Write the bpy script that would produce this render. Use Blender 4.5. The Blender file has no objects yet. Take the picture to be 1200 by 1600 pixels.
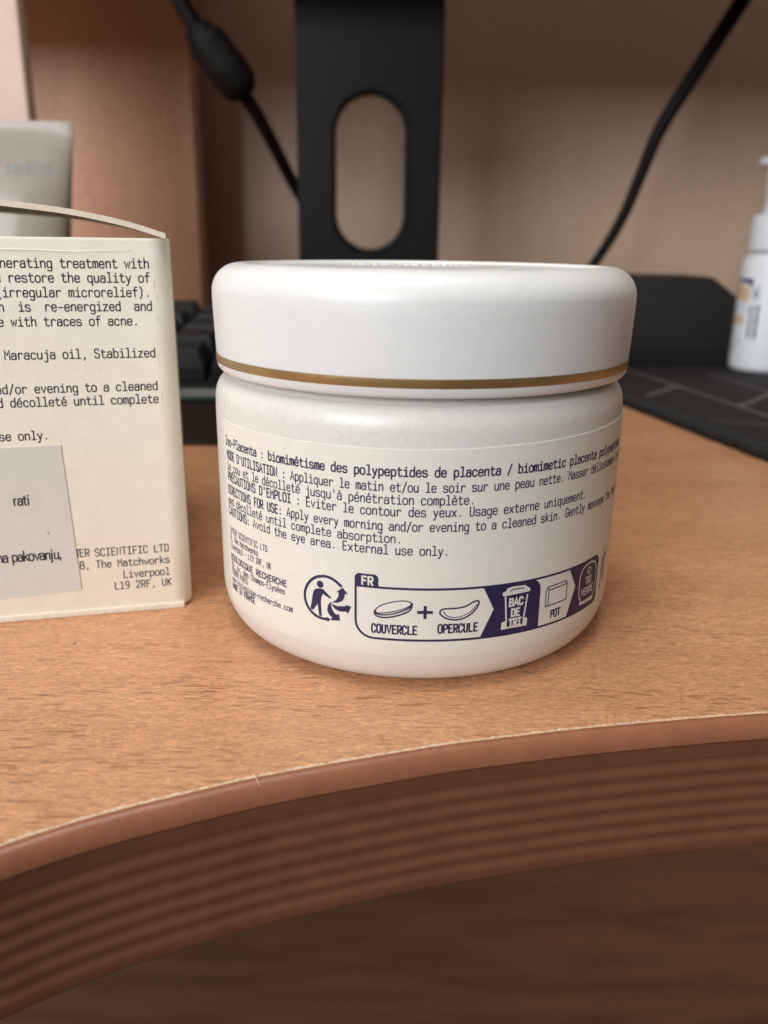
import bpy, bmesh, math, random
from mathutils import Vector, Matrix, noise
from mathutils.geometry import tessellate_polygon

random.seed(7)
MM = 0.001
sc = bpy.context.scene
COL = sc.collection
R = math.radians

# ------------------------------------------------------------------ camera, light, exposure
cam_d = bpy.data.cameras.new('camera')
cam = bpy.data.objects.new('camera', cam_d)
COL.objects.link(cam)
cam_d.sensor_fit = 'VERTICAL'
cam_d.sensor_height = 24.0
cam_d.sensor_width = 18.0
cam_d.lens = 19.5
cam_d.clip_start = 0.005
cam_d.clip_end = 50
cam_d.dof.use_dof = True
cam_d.dof.focus_distance = 0.121
cam_d.dof.aperture_fstop = 13.5
M = Matrix.Rotation(R(90 - 17.8177), 4, 'X') @ Matrix.Rotation(R(0.6987), 4, 'Z')
M.translation = Vector((0, 0, 62.308 * MM))
cam.matrix_world = M
sc.camera = cam

world = bpy.data.worlds.new('World')
sc.world = world
world.use_nodes = True
bg = world.node_tree.nodes['Background']
bg.inputs['Color'].default_value = (1.0, 0.93, 0.86, 1)
bg.inputs['Strength'].default_value = 0.08


def area(name, loc, target, size, power, color):
    d = bpy.data.lights.new(name, 'AREA')
    d.shape = 'RECTANGLE'
    d.size, d.size_y = size
    d.energy = power
    d.color = color
    o = bpy.data.objects.new(name, d)
    COL.objects.link(o)
    o.location = Vector(loc) * MM
    o.rotation_euler = (Vector(target) * MM - o.location).to_track_quat('-Z', 'Y').to_euler()
    return o


area('window_light', (-960, -1320, 630), (0, 150, 60), (1.15, 0.8), 31.0, (0.93, 0.965, 1.0))
area('room_lamp', (-80, 40, 950), (0, 160, 0), (0.45, 0.45), 5.5, (1.0, 0.95, 0.88))

vs = sc.view_settings
vs.view_transform = 'Standard'
vs.look = 'None'
vs.exposure = 0.05
vs.gamma = 1.0
vs.use_curve_mapping = False
sc.cycles.use_denoising = True
sc.cycles.max_bounces = 8


# ------------------------------------------------------------------ materials
class NT:
    def __init__(self, name):
        self.m = bpy.data.materials.new(name)
        self.m.use_nodes = True
        self.t = self.m.node_tree
        self.b = self.t.nodes['Principled BSDF']

    def n(self, typ, **kw):
        x = self.t.nodes.new(typ)
        for k, v in kw.items():
            setattr(x, k, v)
        return x

    def l(self, a, b):
        self.t.links.new(a, b)

    def coords(self, scale, rot=(0, 0, 0)):
        tc = self.n('ShaderNodeTexCoord')
        mp = self.n('ShaderNodeMapping')
        mp.inputs['Scale'].default_value = scale
        mp.inputs['Rotation'].default_value = rot
        self.l(tc.outputs['Object'], mp.inputs['Vector'])
        return mp.outputs['Vector']

    def noise(self, vec, scale, detail=3, rough=0.5, dist=0.0):
        x = self.n('ShaderNodeTexNoise')
        x.inputs['Scale'].default_value = scale
        x.inputs['Detail'].default_value = detail
        x.inputs['Roughness'].default_value = rough
        x.inputs['Distortion'].default_value = dist
        self.l(vec, x.inputs['Vector'])
        return x.outputs['Fac']

    def ramp(self, fac, stops):
        x = self.n('ShaderNodeValToRGB')
        e = x.color_ramp.elements
        while len(e) < len(stops):
            e.new(0.5)
        for k, (p, c) in enumerate(stops):
            e[k].position = p
            e[k].color = c if len(c) == 4 else (*c, 1)
        self.l(fac, x.inputs['Fac'])
        return x.outputs['Color']

    def mix(self, fac, a, b, mode='MIX'):
        x = self.n('ShaderNodeMix', data_type='RGBA', blend_type=mode)
        if isinstance(fac, (int, float)):
            x.inputs['Factor'].default_value = fac
        else:
            self.l(fac, x.inputs['Factor'])
        for s, v in (('A', a), ('B', b)):
            i = [q for q in x.inputs if q.name == s and q.type == 'RGBA'][0]
            if isinstance(v, tuple):
                i.default_value = v if len(v) == 4 else (*v, 1)
            else:
                self.l(v, i)
        return [q for q in x.outputs if q.type == 'RGBA'][0]

    def bump(self, h, strength, dist):
        x = self.n('ShaderNodeBump')
        x.inputs['Strength'].default_value = strength
        x.inputs['Distance'].default_value = dist
        self.l(h, x.inputs['Height'])
        self.l(x.outputs['Normal'], self.b.inputs['Normal'])


def simple(name, col, rough=0.5, metal=0.0, var=0.08, vscale=120, bump=0.0, bscale=2500, coat=0, spec=0.5, sss=0.0, gloss=0.0):
    k = NT(name)
    v = k.coords((1, 1, 1))
    f = k.noise(v, vscale, 4, 0.6)
    lo = tuple(c * (1 - var) for c in col)
    hi = tuple(min(1, c * (1 + var)) for c in col)
    k.l(k.ramp(f, [(0.3, lo), (0.7, hi)]), k.b.inputs['Base Color'])
    k.b.inputs['Roughness'].default_value = rough
    k.b.inputs['Metallic'].default_value = metal
    k.b.inputs['Specular IOR Level'].default_value = spec
    k.b.inputs['Coat Weight'].default_value = coat
    if sss:
        k.b.inputs['Subsurface Weight'].default_value = sss
        k.b.inputs['Subsurface Radius'].default_value = (1, 0.8, 0.6)
        k.b.inputs['Subsurface Scale'].default_value = 0.002
    if gloss:
        rn = k.n('ShaderNodeMapRange')
        rn.inputs['To Min'].default_value = rough - gloss
        rn.inputs['To Max'].default_value = rough + gloss
        rn.inputs['From Min'].default_value = 0.3
        rn.inputs['From Max'].default_value = 0.7
        k.l(k.noise(v, 90, 5, 0.7, 0.6), rn.inputs['Value'])
        k.l(rn.outputs['Result'], k.b.inputs['Roughness'])
    if bump:
        k.bump(k.noise(v, bscale, 2, 0.6), bump, 0.0002)
    return k.m


def beech(name, light, dark, pore, rot=(0, 0, 0), pore_amt=0.62, bumpy=True):
    """beech laminate; the grain runs along x (object space, metres)"""
    k = NT(name)
    v = k.coords((1, 1, 1), rot)

    def sv(sx, sy, sz=200):
        mp = k.n('ShaderNodeMapping')
        mp.inputs['Scale'].default_value = (sx, sy, sz)
        k.l(v, mp.inputs['Vector'])
        return mp.outputs['Vector']
    tone = k.noise(sv(9, 70), 1.0, 4, 0.6, 0.3)
    c = k.ramp(tone, [(0.25, dark), (0.5, tuple(a * .6 + b * .4 for a, b in zip(light, dark))), (0.75, light)])
    fine = k.noise(sv(900, 2900), 1.0, 3, 0.8)
    c = k.mix(0.7, c, k.ramp(fine, [(0.3, (0.5, 0.5, 0.5)), (0.7, (1.45, 1.45, 1.45))]), 'MULTIPLY')
    mid = k.noise(sv(140, 900), 1.0, 3, 0.6)
    c = k.mix(0.3, c, k.ramp(mid, [(0.3, (0.7, 0.66, 0.62)), (0.7, (1.25, 1.25, 1.25))]), 'MULTIPLY')
    fleck = k.noise(sv(1300, 2400), 1.0, 2, 0.5)
    ff = k.ramp(fleck, [(0.60, (0, 0, 0)), (0.74, (0.5, 0.5, 0.5))])
    c = k.mix(ff, c, tuple(min(1, x * 1.5) for x in light))
    dash = k.noise(sv(280, 2100), 1.0, 1.0, 0.4)
    zone = k.noise(sv(45, 120), 1.0, 3, 0.6)
    dm = k.ramp(dash, [(0.60, (0, 0, 0)), (0.68, (1, 1, 1))])
    zm = k.ramp(zone, [(0.36, (0.12, 0.12, 0.12)), (0.62, (1, 1, 1))])
    pm = k.mix(1.0, dm, zm, 'MULTIPLY')
    pm = k.mix(1.0, pm, (pore_amt,) * 3, 'MULTIPLY')
    c = k.mix(pm, c, pore)
    k.l(c, k.b.inputs['Base Color'])
    k.b.inputs['Roughness'].default_value = 0.42
    if bumpy:
        k.bump(k.noise(sv(300, 1800), 1.0, 3, 0.6), 0.25, 0.00012)
    return k.m


M_DESK = beech('beech_laminate', (0.62, 0.322, 0.168), (0.52, 0.252, 0.126), (0.20, 0.08, 0.033))
M_RIM = simple('chipped_laminate_edge', (0.70, 0.50, 0.35), 0.6, var=0.3, vscale=1800, bump=0.5)
M_BAND = simple('brown_edge_plastic', (0.165, 0.060, 0.030), 0.5, var=0.10, vscale=300, bump=0.15, bscale=900)
M_LIP_SHEEN = simple('edge_plastic_lip_sheen', (0.30, 0.115, 0.058), 0.4, var=0.10, vscale=300, bump=0.15, bscale=900)  # edge plastic in a lighter copy: the lip's sheen is painted into the colour
M_CORE = simple('chipboard_underside', (0.12, 0.07, 0.045), 0.7)
M_WALL = beech('pale_wall_laminate', (0.70, 0.50, 0.365), (0.64, 0.445, 0.32), (0.53, 0.36, 0.255), (R(90), 0, R(90)), 0.3, False)
M_SIDE = beech('reddish_panel_laminate', (0.68, 0.39, 0.25), (0.59, 0.325, 0.20), (0.46, 0.245, 0.145), (R(90), 0, R(90)), 0.4, False)
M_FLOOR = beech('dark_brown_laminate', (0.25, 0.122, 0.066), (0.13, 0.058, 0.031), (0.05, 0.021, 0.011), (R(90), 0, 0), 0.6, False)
M_LID = simple('white_lid_plastic', (0.79, 0.79, 0.775), 0.36, var=0.015, vscale=200, bump=0.16, bscale=1600, sss=0.15, gloss=0.12)
M_BODY = simple('white_opal_glass', (0.745, 0.715, 0.665), 0.34, var=0.04, vscale=1200, bump=0.22, bscale=2200, sss=0.15, gloss=0.1)
M_GOLD = simple('gold_foil', (0.43, 0.305, 0.14), 0.42, 0.75, var=0.10, vscale=300)
M_LABEL = simple('cream_label_paper', (0.79, 0.76, 0.68), 0.5, var=0.025, vscale=500, bump=0.12, bscale=3000)
M_INK = simple('navy_ink', (0.020, 0.016, 0.065), 0.55, var=0.25, vscale=3000)
M_WPRINT = simple('unprinted_label_paper', (0.74, 0.70, 0.64), 0.5, var=0.03, vscale=800)
M_CARD = simple('ivory_carton_board', (0.86, 0.815, 0.70), 0.55, var=0.035, vscale=260, bump=0.22, bscale=1500)
M_CARD2 = simple('carton_cut_edge', (0.82, 0.73, 0.60), 0.7, var=0.08, vscale=900, bump=0.4, bscale=2500)
M_CARDINK = simple('dark_carton_ink', (0.016, 0.015, 0.035), 0.6, var=0.3, vscale=3000)
M_STICK = simple('grey_white_sticker', (0.665, 0.65, 0.605), 0.45, var=0.03, vscale=400, bump=0.1, bscale=2000)
M_BLACKINK = simple('black_ink', (0.018, 0.017, 0.02), 0.5, var=0.2, vscale=3000)
M_MON = simple('satin_black_metal', (0.0045, 0.0048, 0.005), 0.46, var=0.1, vscale=90, spec=0.17, bump=0.12, bscale=1800)
M_SCREEN = simple('black_glass', (0.01, 0.01, 0.012), 0.12)
M_BLACK = simple('matt_black_plastic', (0.026, 0.023, 0.020), 0.6, spec=0.3, var=0.15, vscale=200, bump=0.1)
M_CABLE = simple('black_cable_rubber', (0.006, 0.0055, 0.005), 0.6, spec=0.15)
M_KEY = simple('dark_grey_keycap', (0.014, 0.017, 0.019), 0.5, spec=0.2, var=0.2, vscale=60)
M_KBASE = simple('black_keyboard_case', (0.012, 0.014, 0.014), 0.42)
M_TEAL = simple('teal_edge_highlight', (0.03, 0.085, 0.08), 0.3)  # painted greenish highlight, not a lamp
M_MAT = simple('black_mat_cloth', (0.020, 0.0175, 0.0175), 0.8, var=0.35, vscale=1500, bump=0.5, bscale=3500, spec=0.25)
M_MATL = simple('grey_mat_print', (0.15, 0.13, 0.13), 0.75, var=0.3, vscale=900)
M_MATE = simple('black_mat_stitching', (0.013, 0.014, 0.0135), 0.8, var=0.6, vscale=700, bump=0.8, bscale=900)
M_BOT = simple('white_bottle_plastic', (0.86, 0.88, 0.90), 0.35, var=0.02)
M_BNAVY = simple('navy_bottle_print', (0.03, 0.04, 0.13), 0.5)
M_BPEACH = simple('peach_bottle_print', (0.72, 0.52, 0.33), 0.5, var=0.12)
M_BGREY = simple('grey_bottle_print', (0.33, 0.34, 0.42), 0.5, var=0.2)
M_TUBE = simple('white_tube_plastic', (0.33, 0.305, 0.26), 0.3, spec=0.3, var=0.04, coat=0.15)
M_TCAP = simple('tan_tube_cap', (0.30, 0.22, 0.14), 0.3)
M_TPRINT = simple('pale_teal_print', (0.22, 0.25, 0.245), 0.5)
M_PINK = simple('pale_pink_board', (0.74, 0.55, 0.47), 0.6, var=0.05)
M_SPECK = simple('dark_speck', (0.06, 0.045, 0.03), 0.7)


# ------------------------------------------------------------------ mesh helpers (millimetres in, metres out)
def empty(name, loc=(0, 0, 0), rz=0.0):
    o = bpy.data.objects.new(name, None)
    COL.objects.link(o)
    o.empty_display_size = 0.01
    o.location = Vector(loc) * MM
    o.rotation_euler = (0, 0, rz)
    return o


def tag(o, label=None, cat=None, group=None, kind=None):
    if label:
        o['label'] = label
    if cat:
        o['category'] = cat
    if group:
        o['group'] = group
    if kind:
        o['kind'] = kind
    return o


def build(name, verts, faces, mat, parent=None, smooth=False, auto=None):
    me = bpy.data.meshes.new(name)
    me.from_pydata([tuple(c * MM for c in v) for v in verts], [], faces)
    bm = bmesh.new()
    bm.from_mesh(me)
    bmesh.ops.recalc_face_normals(bm, faces=bm.faces)
    bm.to_mesh(me)
    bm.free()
    me.materials.append(mat)
    o = bpy.data.objects.new(name, me)
    COL.objects.link(o)
    if parent:
        o.parent = parent
    if smooth:
        for p in me.polygons:
            p.use_smooth = True
        if auto:
            me.set_sharp_from_angle(angle=R(auto))
    return o


class Geo:
    def __init__(self):
        self.v, self.f = [], []

    def add(self, v, f):
        n = len(self.v)
        self.v += [tuple(p) for p in v]
        self.f += [tuple(i + n for i in q) for q in f]

    def build(self, name, mat, parent=None, **k):
        return build(name, self.v, self.f, mat, parent, **k)


def bevel_box(lo, hi, bev, seg=3):
    bm = bmesh.new()
    bmesh.ops.create_cube(bm, size=1)
    for v in bm.verts:
        v.co = Vector([(lo[i] + hi[i]) / 2 + v.co[i] * (hi[i] - lo[i]) for i in range(3)])
    if bev:
        bmesh.ops.bevel(bm, geom=bm.edges[:], offset=bev, segments=seg, affect='EDGES', profile=0.5)
    bm.verts.index_update()
    out = [tuple(v.co) for v in bm.verts], [tuple(v.index for v in f.verts) for f in bm.faces]
    bm.free()
    return out


def box(name, lo, hi, bev, mat, parent=None, seg=3):
    v, f = bevel_box(lo, hi, bev, seg)
    return build(name, v, f, mat, parent, smooth=True, auto=40)


def lathe(prof, seg=128, a0=0.0, a1=None, cx=0.0, cy=0.0, sy=1.0):
    """prof: (r, z) list; a = 0 faces the camera (-y), positive to the right"""
    full = a1 is None
    a1 = a0 + 2 * math.pi if full else a1
    n = seg if full else seg + 1
    v = []
    for i in range(n):
        a = a0 + (a1 - a0) * i / seg
        for r, z in prof:
            v.append((cx + r * math.sin(a), cy - r * math.cos(a) * sy, z))
    m = len(prof)
    f = []
    for i in range(seg):
        j = (i + 1) % n
        for q in range(m - 1):
            f.append((i * m + q, j * m + q, j * m + q + 1, i * m + q + 1))
    return v, f


def arc(cx, cz, r, d0, d1, n):
    return [(cx + r * math.cos(R(d0 + (d1 - d0) * i / n)), cz + r * math.sin(R(d0 + (d1 - d0) * i / n))) for i in range(n + 1)]


def tube(pts, radii, seg=16, caps=True):
    P = [Vector(p) for p in pts]
    Q, RR = [], []
    for i in range(len(P) - 1):
        p0, p1, p2, p3 = P[max(0, i - 1)], P[i], P[i + 1], P[min(len(P) - 1, i + 2)]
        for s in range(10):
            t = s / 10
            Q.append(0.5 * ((2 * p1) + (p2 - p0) * t + (2 * p0 - 5 * p1 + 4 * p2 - p3) * t * t + (3 * p1 - p0 - 3 * p2 + p3) * t ** 3))
            RR.append(radii[i] * (1 - t) + radii[i + 1] * t)
    Q.append(P[-1])
    RR.append(radii[-1])
    v, f = [], []
    ref = Vector((0, 1, 0.01))
    for i, q in enumerate(Q):
        d = (Q[min(i + 1, len(Q) - 1)] - Q[max(i - 1, 0)]).normalized()
        a = d.cross(ref).normalized()
        b = a.cross(d)
        for k in range(seg):
            w = 2 * math.pi * k / seg
            v.append(tuple(q + (a * math.cos(w) + b * math.sin(w)) * RR[i]))
    for i in range(len(Q) - 1):
        for k in range(seg):
            f.append((i * seg + k, i * seg + (k + 1) % seg, (i + 1) * seg + (k + 1) % seg, (i + 1) * seg + k))
    if caps:
        f.append(tuple(range(seg)))
        f.append(tuple((len(Q) - 1) * seg + k for k in range(seg)))
    return v, f


# ------------------------------------------------------------------ lettering: a monospaced stroke alphabet
# '~' smooth open stroke, '@' smooth closed stroke; grid 6 wide, x-height 8, capitals 12
GL = {
 'a': "~.6 6.6 1.4 8.2 4.6 8.2 5.4 7 5.4 5|5.4 5.5 5.4 0|~5.4 4.8 2 4.8 .2 4 .2 .6 1.6 -.1 4 -.1 5.4 2",
 'b': ".6 12.4 .6 0|~.6 5.5 1.4 8.2 4.6 8.2 5.7 6 5.7 2 4.6 -.1 1.4 -.1 .6 2.5",
 'c': "~5.5 6.2 4.6 8.2 1.6 8.2 .3 6 .3 2 1.6 -.1 4.6 -.1 5.5 1.8",
 'd': "5.4 12.4 5.4 0|~5.4 5.5 4.6 8.2 1.4 8.2 .3 6 .3 2 1.4 -.1 4.6 -.1 5.4 2.5",
 'e': ".5 4.2 5.6 4.2|~5.6 4.2 5.6 6.6 4.4 8.2 1.6 8.2 .3 6 .3 2 1.6 -.1 4.6 -.1 5.5 1.4",
 'f': "~2.5 0 2.5 6 2.5 11 3.4 12.5 5.6 12.3|.5 8 5.2 8",
 'g': "~5.4 8 5.4 3 5.4 -2.8 4.6 -4.1 1.6 -4.1 .6 -3|~5.4 5.5 4.6 8.2 1.4 8.2 .3 6 .3 2 1.4 -.1 4.6 -.1 5.4 2.5",
 'h': ".6 12.4 .6 0|~.6 5 2 8.2 4.6 8.2 5.4 6.6 5.4 3 5.4 0",
 'i': "1 8 3.3 8 3.3 0|.6 0 5.7 0|3.2 10.6 3.2 11.8",
 'j': "1.6 8 4.2 8|~4.2 8 4.2 2 4.2 -2.8 3.4 -4.1 1.2 -4.1 .5 -3.2|4.1 10.6 4.1 11.8",
 'k': ".7 12.4 .7 0|5.2 8 .7 3.4|2.3 5 5.6 0",
 'l': "1 12.2 3.3 12.2 3.3 0|.6 0 5.7 0",
 'm': ".2 8 .2 0|~.2 6 .9 8.2 2.5 8.2 3 7 3 4 3 0|~3 6 3.7 8.2 5.3 8.2 5.8 7 5.8 4 5.8 0",
 'n': ".6 8 .6 0|~.6 5 2 8.2 4.6 8.2 5.4 6.6 5.4 3 5.4 0",
 'o': "@1.4 8.3 4.6 8.3 5.8 6 5.8 2 4.6 -.2 1.4 -.2 .2 2 .2 6",
 'p': ".6 8 .6 -4|~.6 5.5 1.4 8.2 4.6 8.2 5.7 6 5.7 2 4.6 -.1 1.4 -.1 .6 2.5",
 'q': "5.4 8 5.4 -4|~5.4 5.5 4.6 8.2 1.4 8.2 .3 6 .3 2 1.4 -.1 4.6 -.1 5.4 2.5",
 'r': "1 8 1 0|~1 5 2.2 8.2 4.8 8.2 5.6 6.6",
 's': "~5.3 6.6 4.4 8.2 1.4 8.2 .4 7 .4 4.8 2 4.4 4.4 3.8 5.6 3.4 5.6 .8 4.4 -.1 1.4 -.1 .3 1.5",
 't': "~2.2 11 2.2 6 2.2 1.2 3 -.1 5 -.1 5.7 .9|.4 8 5.2 8",
 'u': "~.6 8 .6 4 .6 1.2 1.5 -.1 4 -.1 5.4 3|5.4 8 5.4 0",
 'v': ".4 8 3 0 5.6 8", 'w': "0 8 1.4 0 3 6.5 4.6 0 6 8", 'x': ".5 8 5.5 0|5.5 8 .5 0",
 'y': ".4 8 3.1 .3|~5.6 8 3 0 2.2 -3 1.4 -4.1 .4 -3.9", 'z': ".7 8 5.3 8 .6 0 5.5 0",
 'A': "0 0 3 12.2 6 0|1 4 5 4", 'B': ".7 0 .7 12 3 12|.7 6.3 3 6.3|.7 0 3 0|~3 12 5.4 12 5.4 6.3 3 6.3|~3 6.3 5.9 6.3 5.9 0 3 0",
 'C': "~5.7 9.4 4.6 12.3 1.6 12.3 .3 9.4 .3 2.6 1.6 -.2 4.6 -.2 5.7 2.6",
 'D': ".7 0 .7 12 2.4 12|.7 0 2.4 0|~2.4 12 4.6 12 5.7 9.4 5.7 2.6 4.6 0 2.4 0",
 'E': "5.4 12 .8 12 .8 0 5.5 0|.8 6.3 4.7 6.3", 'F': "5.5 12 .9 12 .9 0|.9 6.3 4.8 6.3",
 'G': "~5.6 9.4 4.6 12.3 1.6 12.3 .3 9.4 .3 2.6 1.6 -.2 4.6 -.2 5.6 1.6|5.6 1.4 5.6 5.4 3.4 5.4",
 'H': ".6 0 .6 12|5.4 0 5.4 12|.6 6.2 5.4 6.2", 'I': ".8 12 5.2 12|.8 0 5.2 0|3 12 3 0",
 'J': "~4.8 12 4.8 6 4.8 1.5 3.8 -.2 1.5 -.2 .4 2", 'K': ".7 12 .7 0|5.5 12 .7 5|2.2 7.2 5.7 0",
 'L': ".9 12 .9 0 5.5 0", 'M': ".3 0 .3 12 3 5.5 5.7 12 5.7 0", 'N': ".6 0 .6 12 5.4 0 5.4 12",
 'O': "@1.5 12.4 4.5 12.4 5.8 9.4 5.8 2.6 4.5 -.3 1.5 -.3 .2 2.6 .2 9.4",
 'P': ".8 0 .8 12 3 12|.8 5.6 3 5.6|~3 12 5.8 12 5.8 5.6 3 5.6",
 'Q': "@1.5 12.4 4.5 12.4 5.8 9.4 5.8 2.6 4.5 -.3 1.5 -.3 .2 2.6 .2 9.4|3.4 3.2 5.7 -1.4",
 'R': ".8 0 .8 12 3 12|.8 5.8 3 5.8 5.7 0|~3 12 5.7 12 5.7 5.8 3 5.8",
 'S': "~5.4 9.8 4.4 12.3 1.5 12.3 .4 10.8 .4 7.4 2 6.5 4.2 5.8 5.7 5 5.7 1.2 4.4 -.2 1.5 -.2 .2 2.4",
 'T': ".2 12 5.8 12|3 12 3 0", 'U': "~.6 12 .6 6 .6 1.8 1.6 -.2 4.4 -.2 5.4 1.8 5.4 6 5.4 12",
 'V': ".2 12 3 0 5.8 12", 'W': "0 12 1.4 0 3 8 4.6 0 6 12", 'X': ".4 12 5.6 0|5.6 12 .4 0",
 'Y': ".2 12 3 5.8 5.8 12|3 5.8 3 0", 'Z': ".6 12 5.4 12 .5 0 5.6 0",
 '0': "@1.5 12.4 4.5 12.4 5.7 9.4 5.7 2.6 4.5 -.3 1.5 -.3 .3 2.6 .3 9.4",
 '1': "1 10.2 3.2 12.2 3.2 0|.8 0 5.5 0", '2': "~.6 9.6 1.4 12.3 4.6 12.3 5.6 9.8 5 7 .5 .2|.5 0 5.6 0",
 '3': "~.6 10.5 1.6 12.3 4.6 12.3 5.5 10 5 6.8 2.6 6.4|~2.6 6.4 5.2 6.2 5.8 3.2 4.8 -.2 1.4 -.2 .4 1.8",
 '5': "5.2 12 1 12 .8 6.6|~.8 6.6 2 7.8 4.6 7.8 5.7 6 5.7 2 4.6 -.2 1.4 -.2 .4 1.6",
 '7': ".5 12 5.5 12 2.4 0", '8': "@1.6 12.4 4.4 12.4 5.3 11 5.3 7.4 4.4 6.4 1.6 6.4 .7 7.4 .7 11|@1.5 6.4 4.5 6.4 5.8 5 5.8 1.4 4.5 -.2 1.5 -.2 .2 1.4 .2 5",
 '9': "@1.5 12.4 4.5 12.4 5.6 10.6 5.6 7 4.5 5.4 1.5 5.4 .4 7 .4 10.6|~5.6 9 5.4 3 4 -.2 1.4 -.2",
 ':': "3 6.2 3 7.4|3 .3 3 1.5", '.': "3 .1 3 1.3", ',': "3.2 1.2 3.2 0 2.2 -2.4", "'": "3.2 12.2 2.8 9",
 '-': ".8 4.6 5.2 4.6", '/': ".6 -1.5 5.4 12.6", '(': "~4.6 13 2.4 10 2.4 2 4.6 -2.6", ')': "~1.4 13 3.6 10 3.6 2 1.4 -2.6", '+': ".6 5 5.4 5|3 8 3 2",
}
ACC = {'é': ('e', "2.4 9.8 4.2 12.2"), 'è': ('e', "3.8 9.8 2 12.2"), 'à': ('a', "3.8 9.8 2 12.2"), 'É': ('E', "2.2 13.2 4.2 15.2")}


def smooth_line(pts, closed, it=2):
    for _ in range(it):
        out = []
        n = len(pts)
        rng = range(n) if closed else range(n - 1)
        for i in rng:
            a, b = pts[i], pts[(i + 1) % n]
            out += [(a[0] * .75 + b[0] * .25, a[1] * .75 + b[1] * .25), (a[0] * .25 + b[0] * .75, a[1] * .25 + b[1] * .75)]
        pts = out if closed else [pts[0]] + out + [pts[-1]]
    return pts


def strokes_of(ch):
    if ch in ACC:
        b, extra = ACC[ch]
        src = GL[b] + '|' + extra
    else:
        src = GL.get(ch)
    if not src:
        return []
    out = []
    for s in src.split('|'):
        closed = s[0] == '@'
        sm = s[0] in '~@'
        n = [float(x) for x in s.lstrip('~@').split()]
        p = list(zip(n[::2], n[1::2]))
        out.append((smooth_line(p, closed) if sm else p, closed))
    return out


def ribbon(pts, w, closed=False, step=None):
    """flat ribbon along a 2-D polyline -> verts, faces (2-D)"""
    if step:
        q = []
        n = len(pts)
        for i in range(n if closed else n - 1):
            a, b = pts[i], pts[(i + 1) % n]
            k = max(1, int(math.hypot(b[0] - a[0], b[1] - a[1]) / step))
            q += [(a[0] + (b[0] - a[0]) * j / k, a[1] + (b[1] - a[1]) * j / k) for j in range(k)]
        if not closed:
            q.append(pts[-1])
        pts = q
    P = [Vector(p) for p in pts]
    n = len(P)
    v, f = [], []
    h = w / 2
    for i in range(n):
        a = P[i - 1] if (i or closed) else None
        b = P[(i + 1) % n] if (i < n - 1 or closed) else None
        d1 = (P[i] - a).normalized() if a is not None else None
        d2 = (b - P[i]).normalized() if b is not None else None
        c = P[i].copy()
        if d1 is None:
            d1 = d2
            c -= d2 * h * .7
        if d2 is None:
            d2 = d1
            c += d1 * h * .7
        n1, n2 = Vector((-d1.y, d1.x)), Vector((-d2.y, d2.x))
        m = n1 + n2
        m = n1 if m.length < 1e-5 else m.normalized()
        k = h / max(0.5, m.dot(n1))
        v += [tuple(c + m * k), tuple(c - m * k)]
    for i in range(n if closed else n - 1):
        j = (i + 1) % n
        f.append((2 * i, 2 * i + 1, 2 * j + 1, 2 * j))
    return v, f


class Print:
    """flat print collected in (u, v) millimetres and laid on a surface by place(u, v, lift)"""
    def __init__(self, place):
        self.g, self.place, self.k = Geo(), place, 0

    def flat(self, v, f, lift=0.0):
        self.k += 1
        e = lift + (self.k % 5) * 0.0012
        self.g.add([self.place(a, b, e) for a, b in v], f)

    def line(self, pts, w, closed=False, lift=0.0, step=0.8):
        self.flat(*ribbon(pts, w, closed, step), lift=lift)

    def text(self, s, u, v, adv, h, w, lift=0.0, step=None, vertical=False):
        """h = capital height, adv = advance per character"""
        sy = h / 12.0
        sx = adv / 7.6
        for i, ch in enumerate(s):
            for pts, closed in strokes_of(ch):
                q = [((i * adv + x * sx), y * sy) for x, y in pts]
                q = [(u - b, v + a) for a, b in q] if vertical else [(u + a, v + b) for a, b in q]
                self.flat(*ribbon(q, w, closed, step), lift=lift)

    def poly(self, pts, lift=0.0, cut=0.8):
        bm = bmesh.new()
        vs_ = [bm.verts.new((p[0], p[1], 0)) for p in pts]
        for t in tessellate_polygon([[Vector((p[0], p[1], 0)) for p in pts]]):
            try:
                bm.faces.new([vs_[i] for i in t])
            except ValueError:
                pass
        x = math.ceil(min(p[0] for p in pts) / cut) * cut
        hi = max(p[0] for p in pts)
        while x < hi:
            bmesh.ops.bisect_plane(bm, geom=bm.verts[:] + bm.edges[:] + bm.faces[:], plane_co=(x, 0, 0), plane_no=(1, 0, 0))
            x += cut
        bm.verts.index_update()
        self.flat([(v.co.x, v.co.y) for v in bm.verts], [tuple(v.index for v in f.verts) for f in bm.faces], lift)
        bm.free()

    def build(self, name, mat, parent):
        return self.g.build(name, mat, parent)


def rrect(x0, y0, x1, y1, r):
    """rounded rectangle, r = radii (bl, br, tr, tl)"""
    out = []
    for (cx, cy, rr, d) in ((x0 + r[0], y0 + r[0], r[0], 180), (x1 - r[1], y0 + r[1], r[1], 270), (x1 - r[2], y1 - r[2], r[2], 0), (x0 + r[3], y1 - r[3], r[3], 90)):
        out += arc(cx, cy, rr, d, d + 90, 6) if rr > 0 else [(cx, cy)]
    return out


# ------------------------------------------------------------------ setting: floor, wall, side panel
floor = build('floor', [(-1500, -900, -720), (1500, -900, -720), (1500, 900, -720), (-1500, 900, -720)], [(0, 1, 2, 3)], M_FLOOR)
tag(floor, kind='structure')
wall = build('wall', *bevel_box((-1500, 545, -720), (1500, 570, 1100), 0), M_WALL)
tag(wall, kind='structure')
o = box('wood_panel', (-760, 478, 0.05), (-102.5, 496, 620), 0.8, M_SIDE)
tag(o, 'reddish wood side panel standing at the back of the desk behind the white tube', 'wood panel')

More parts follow.
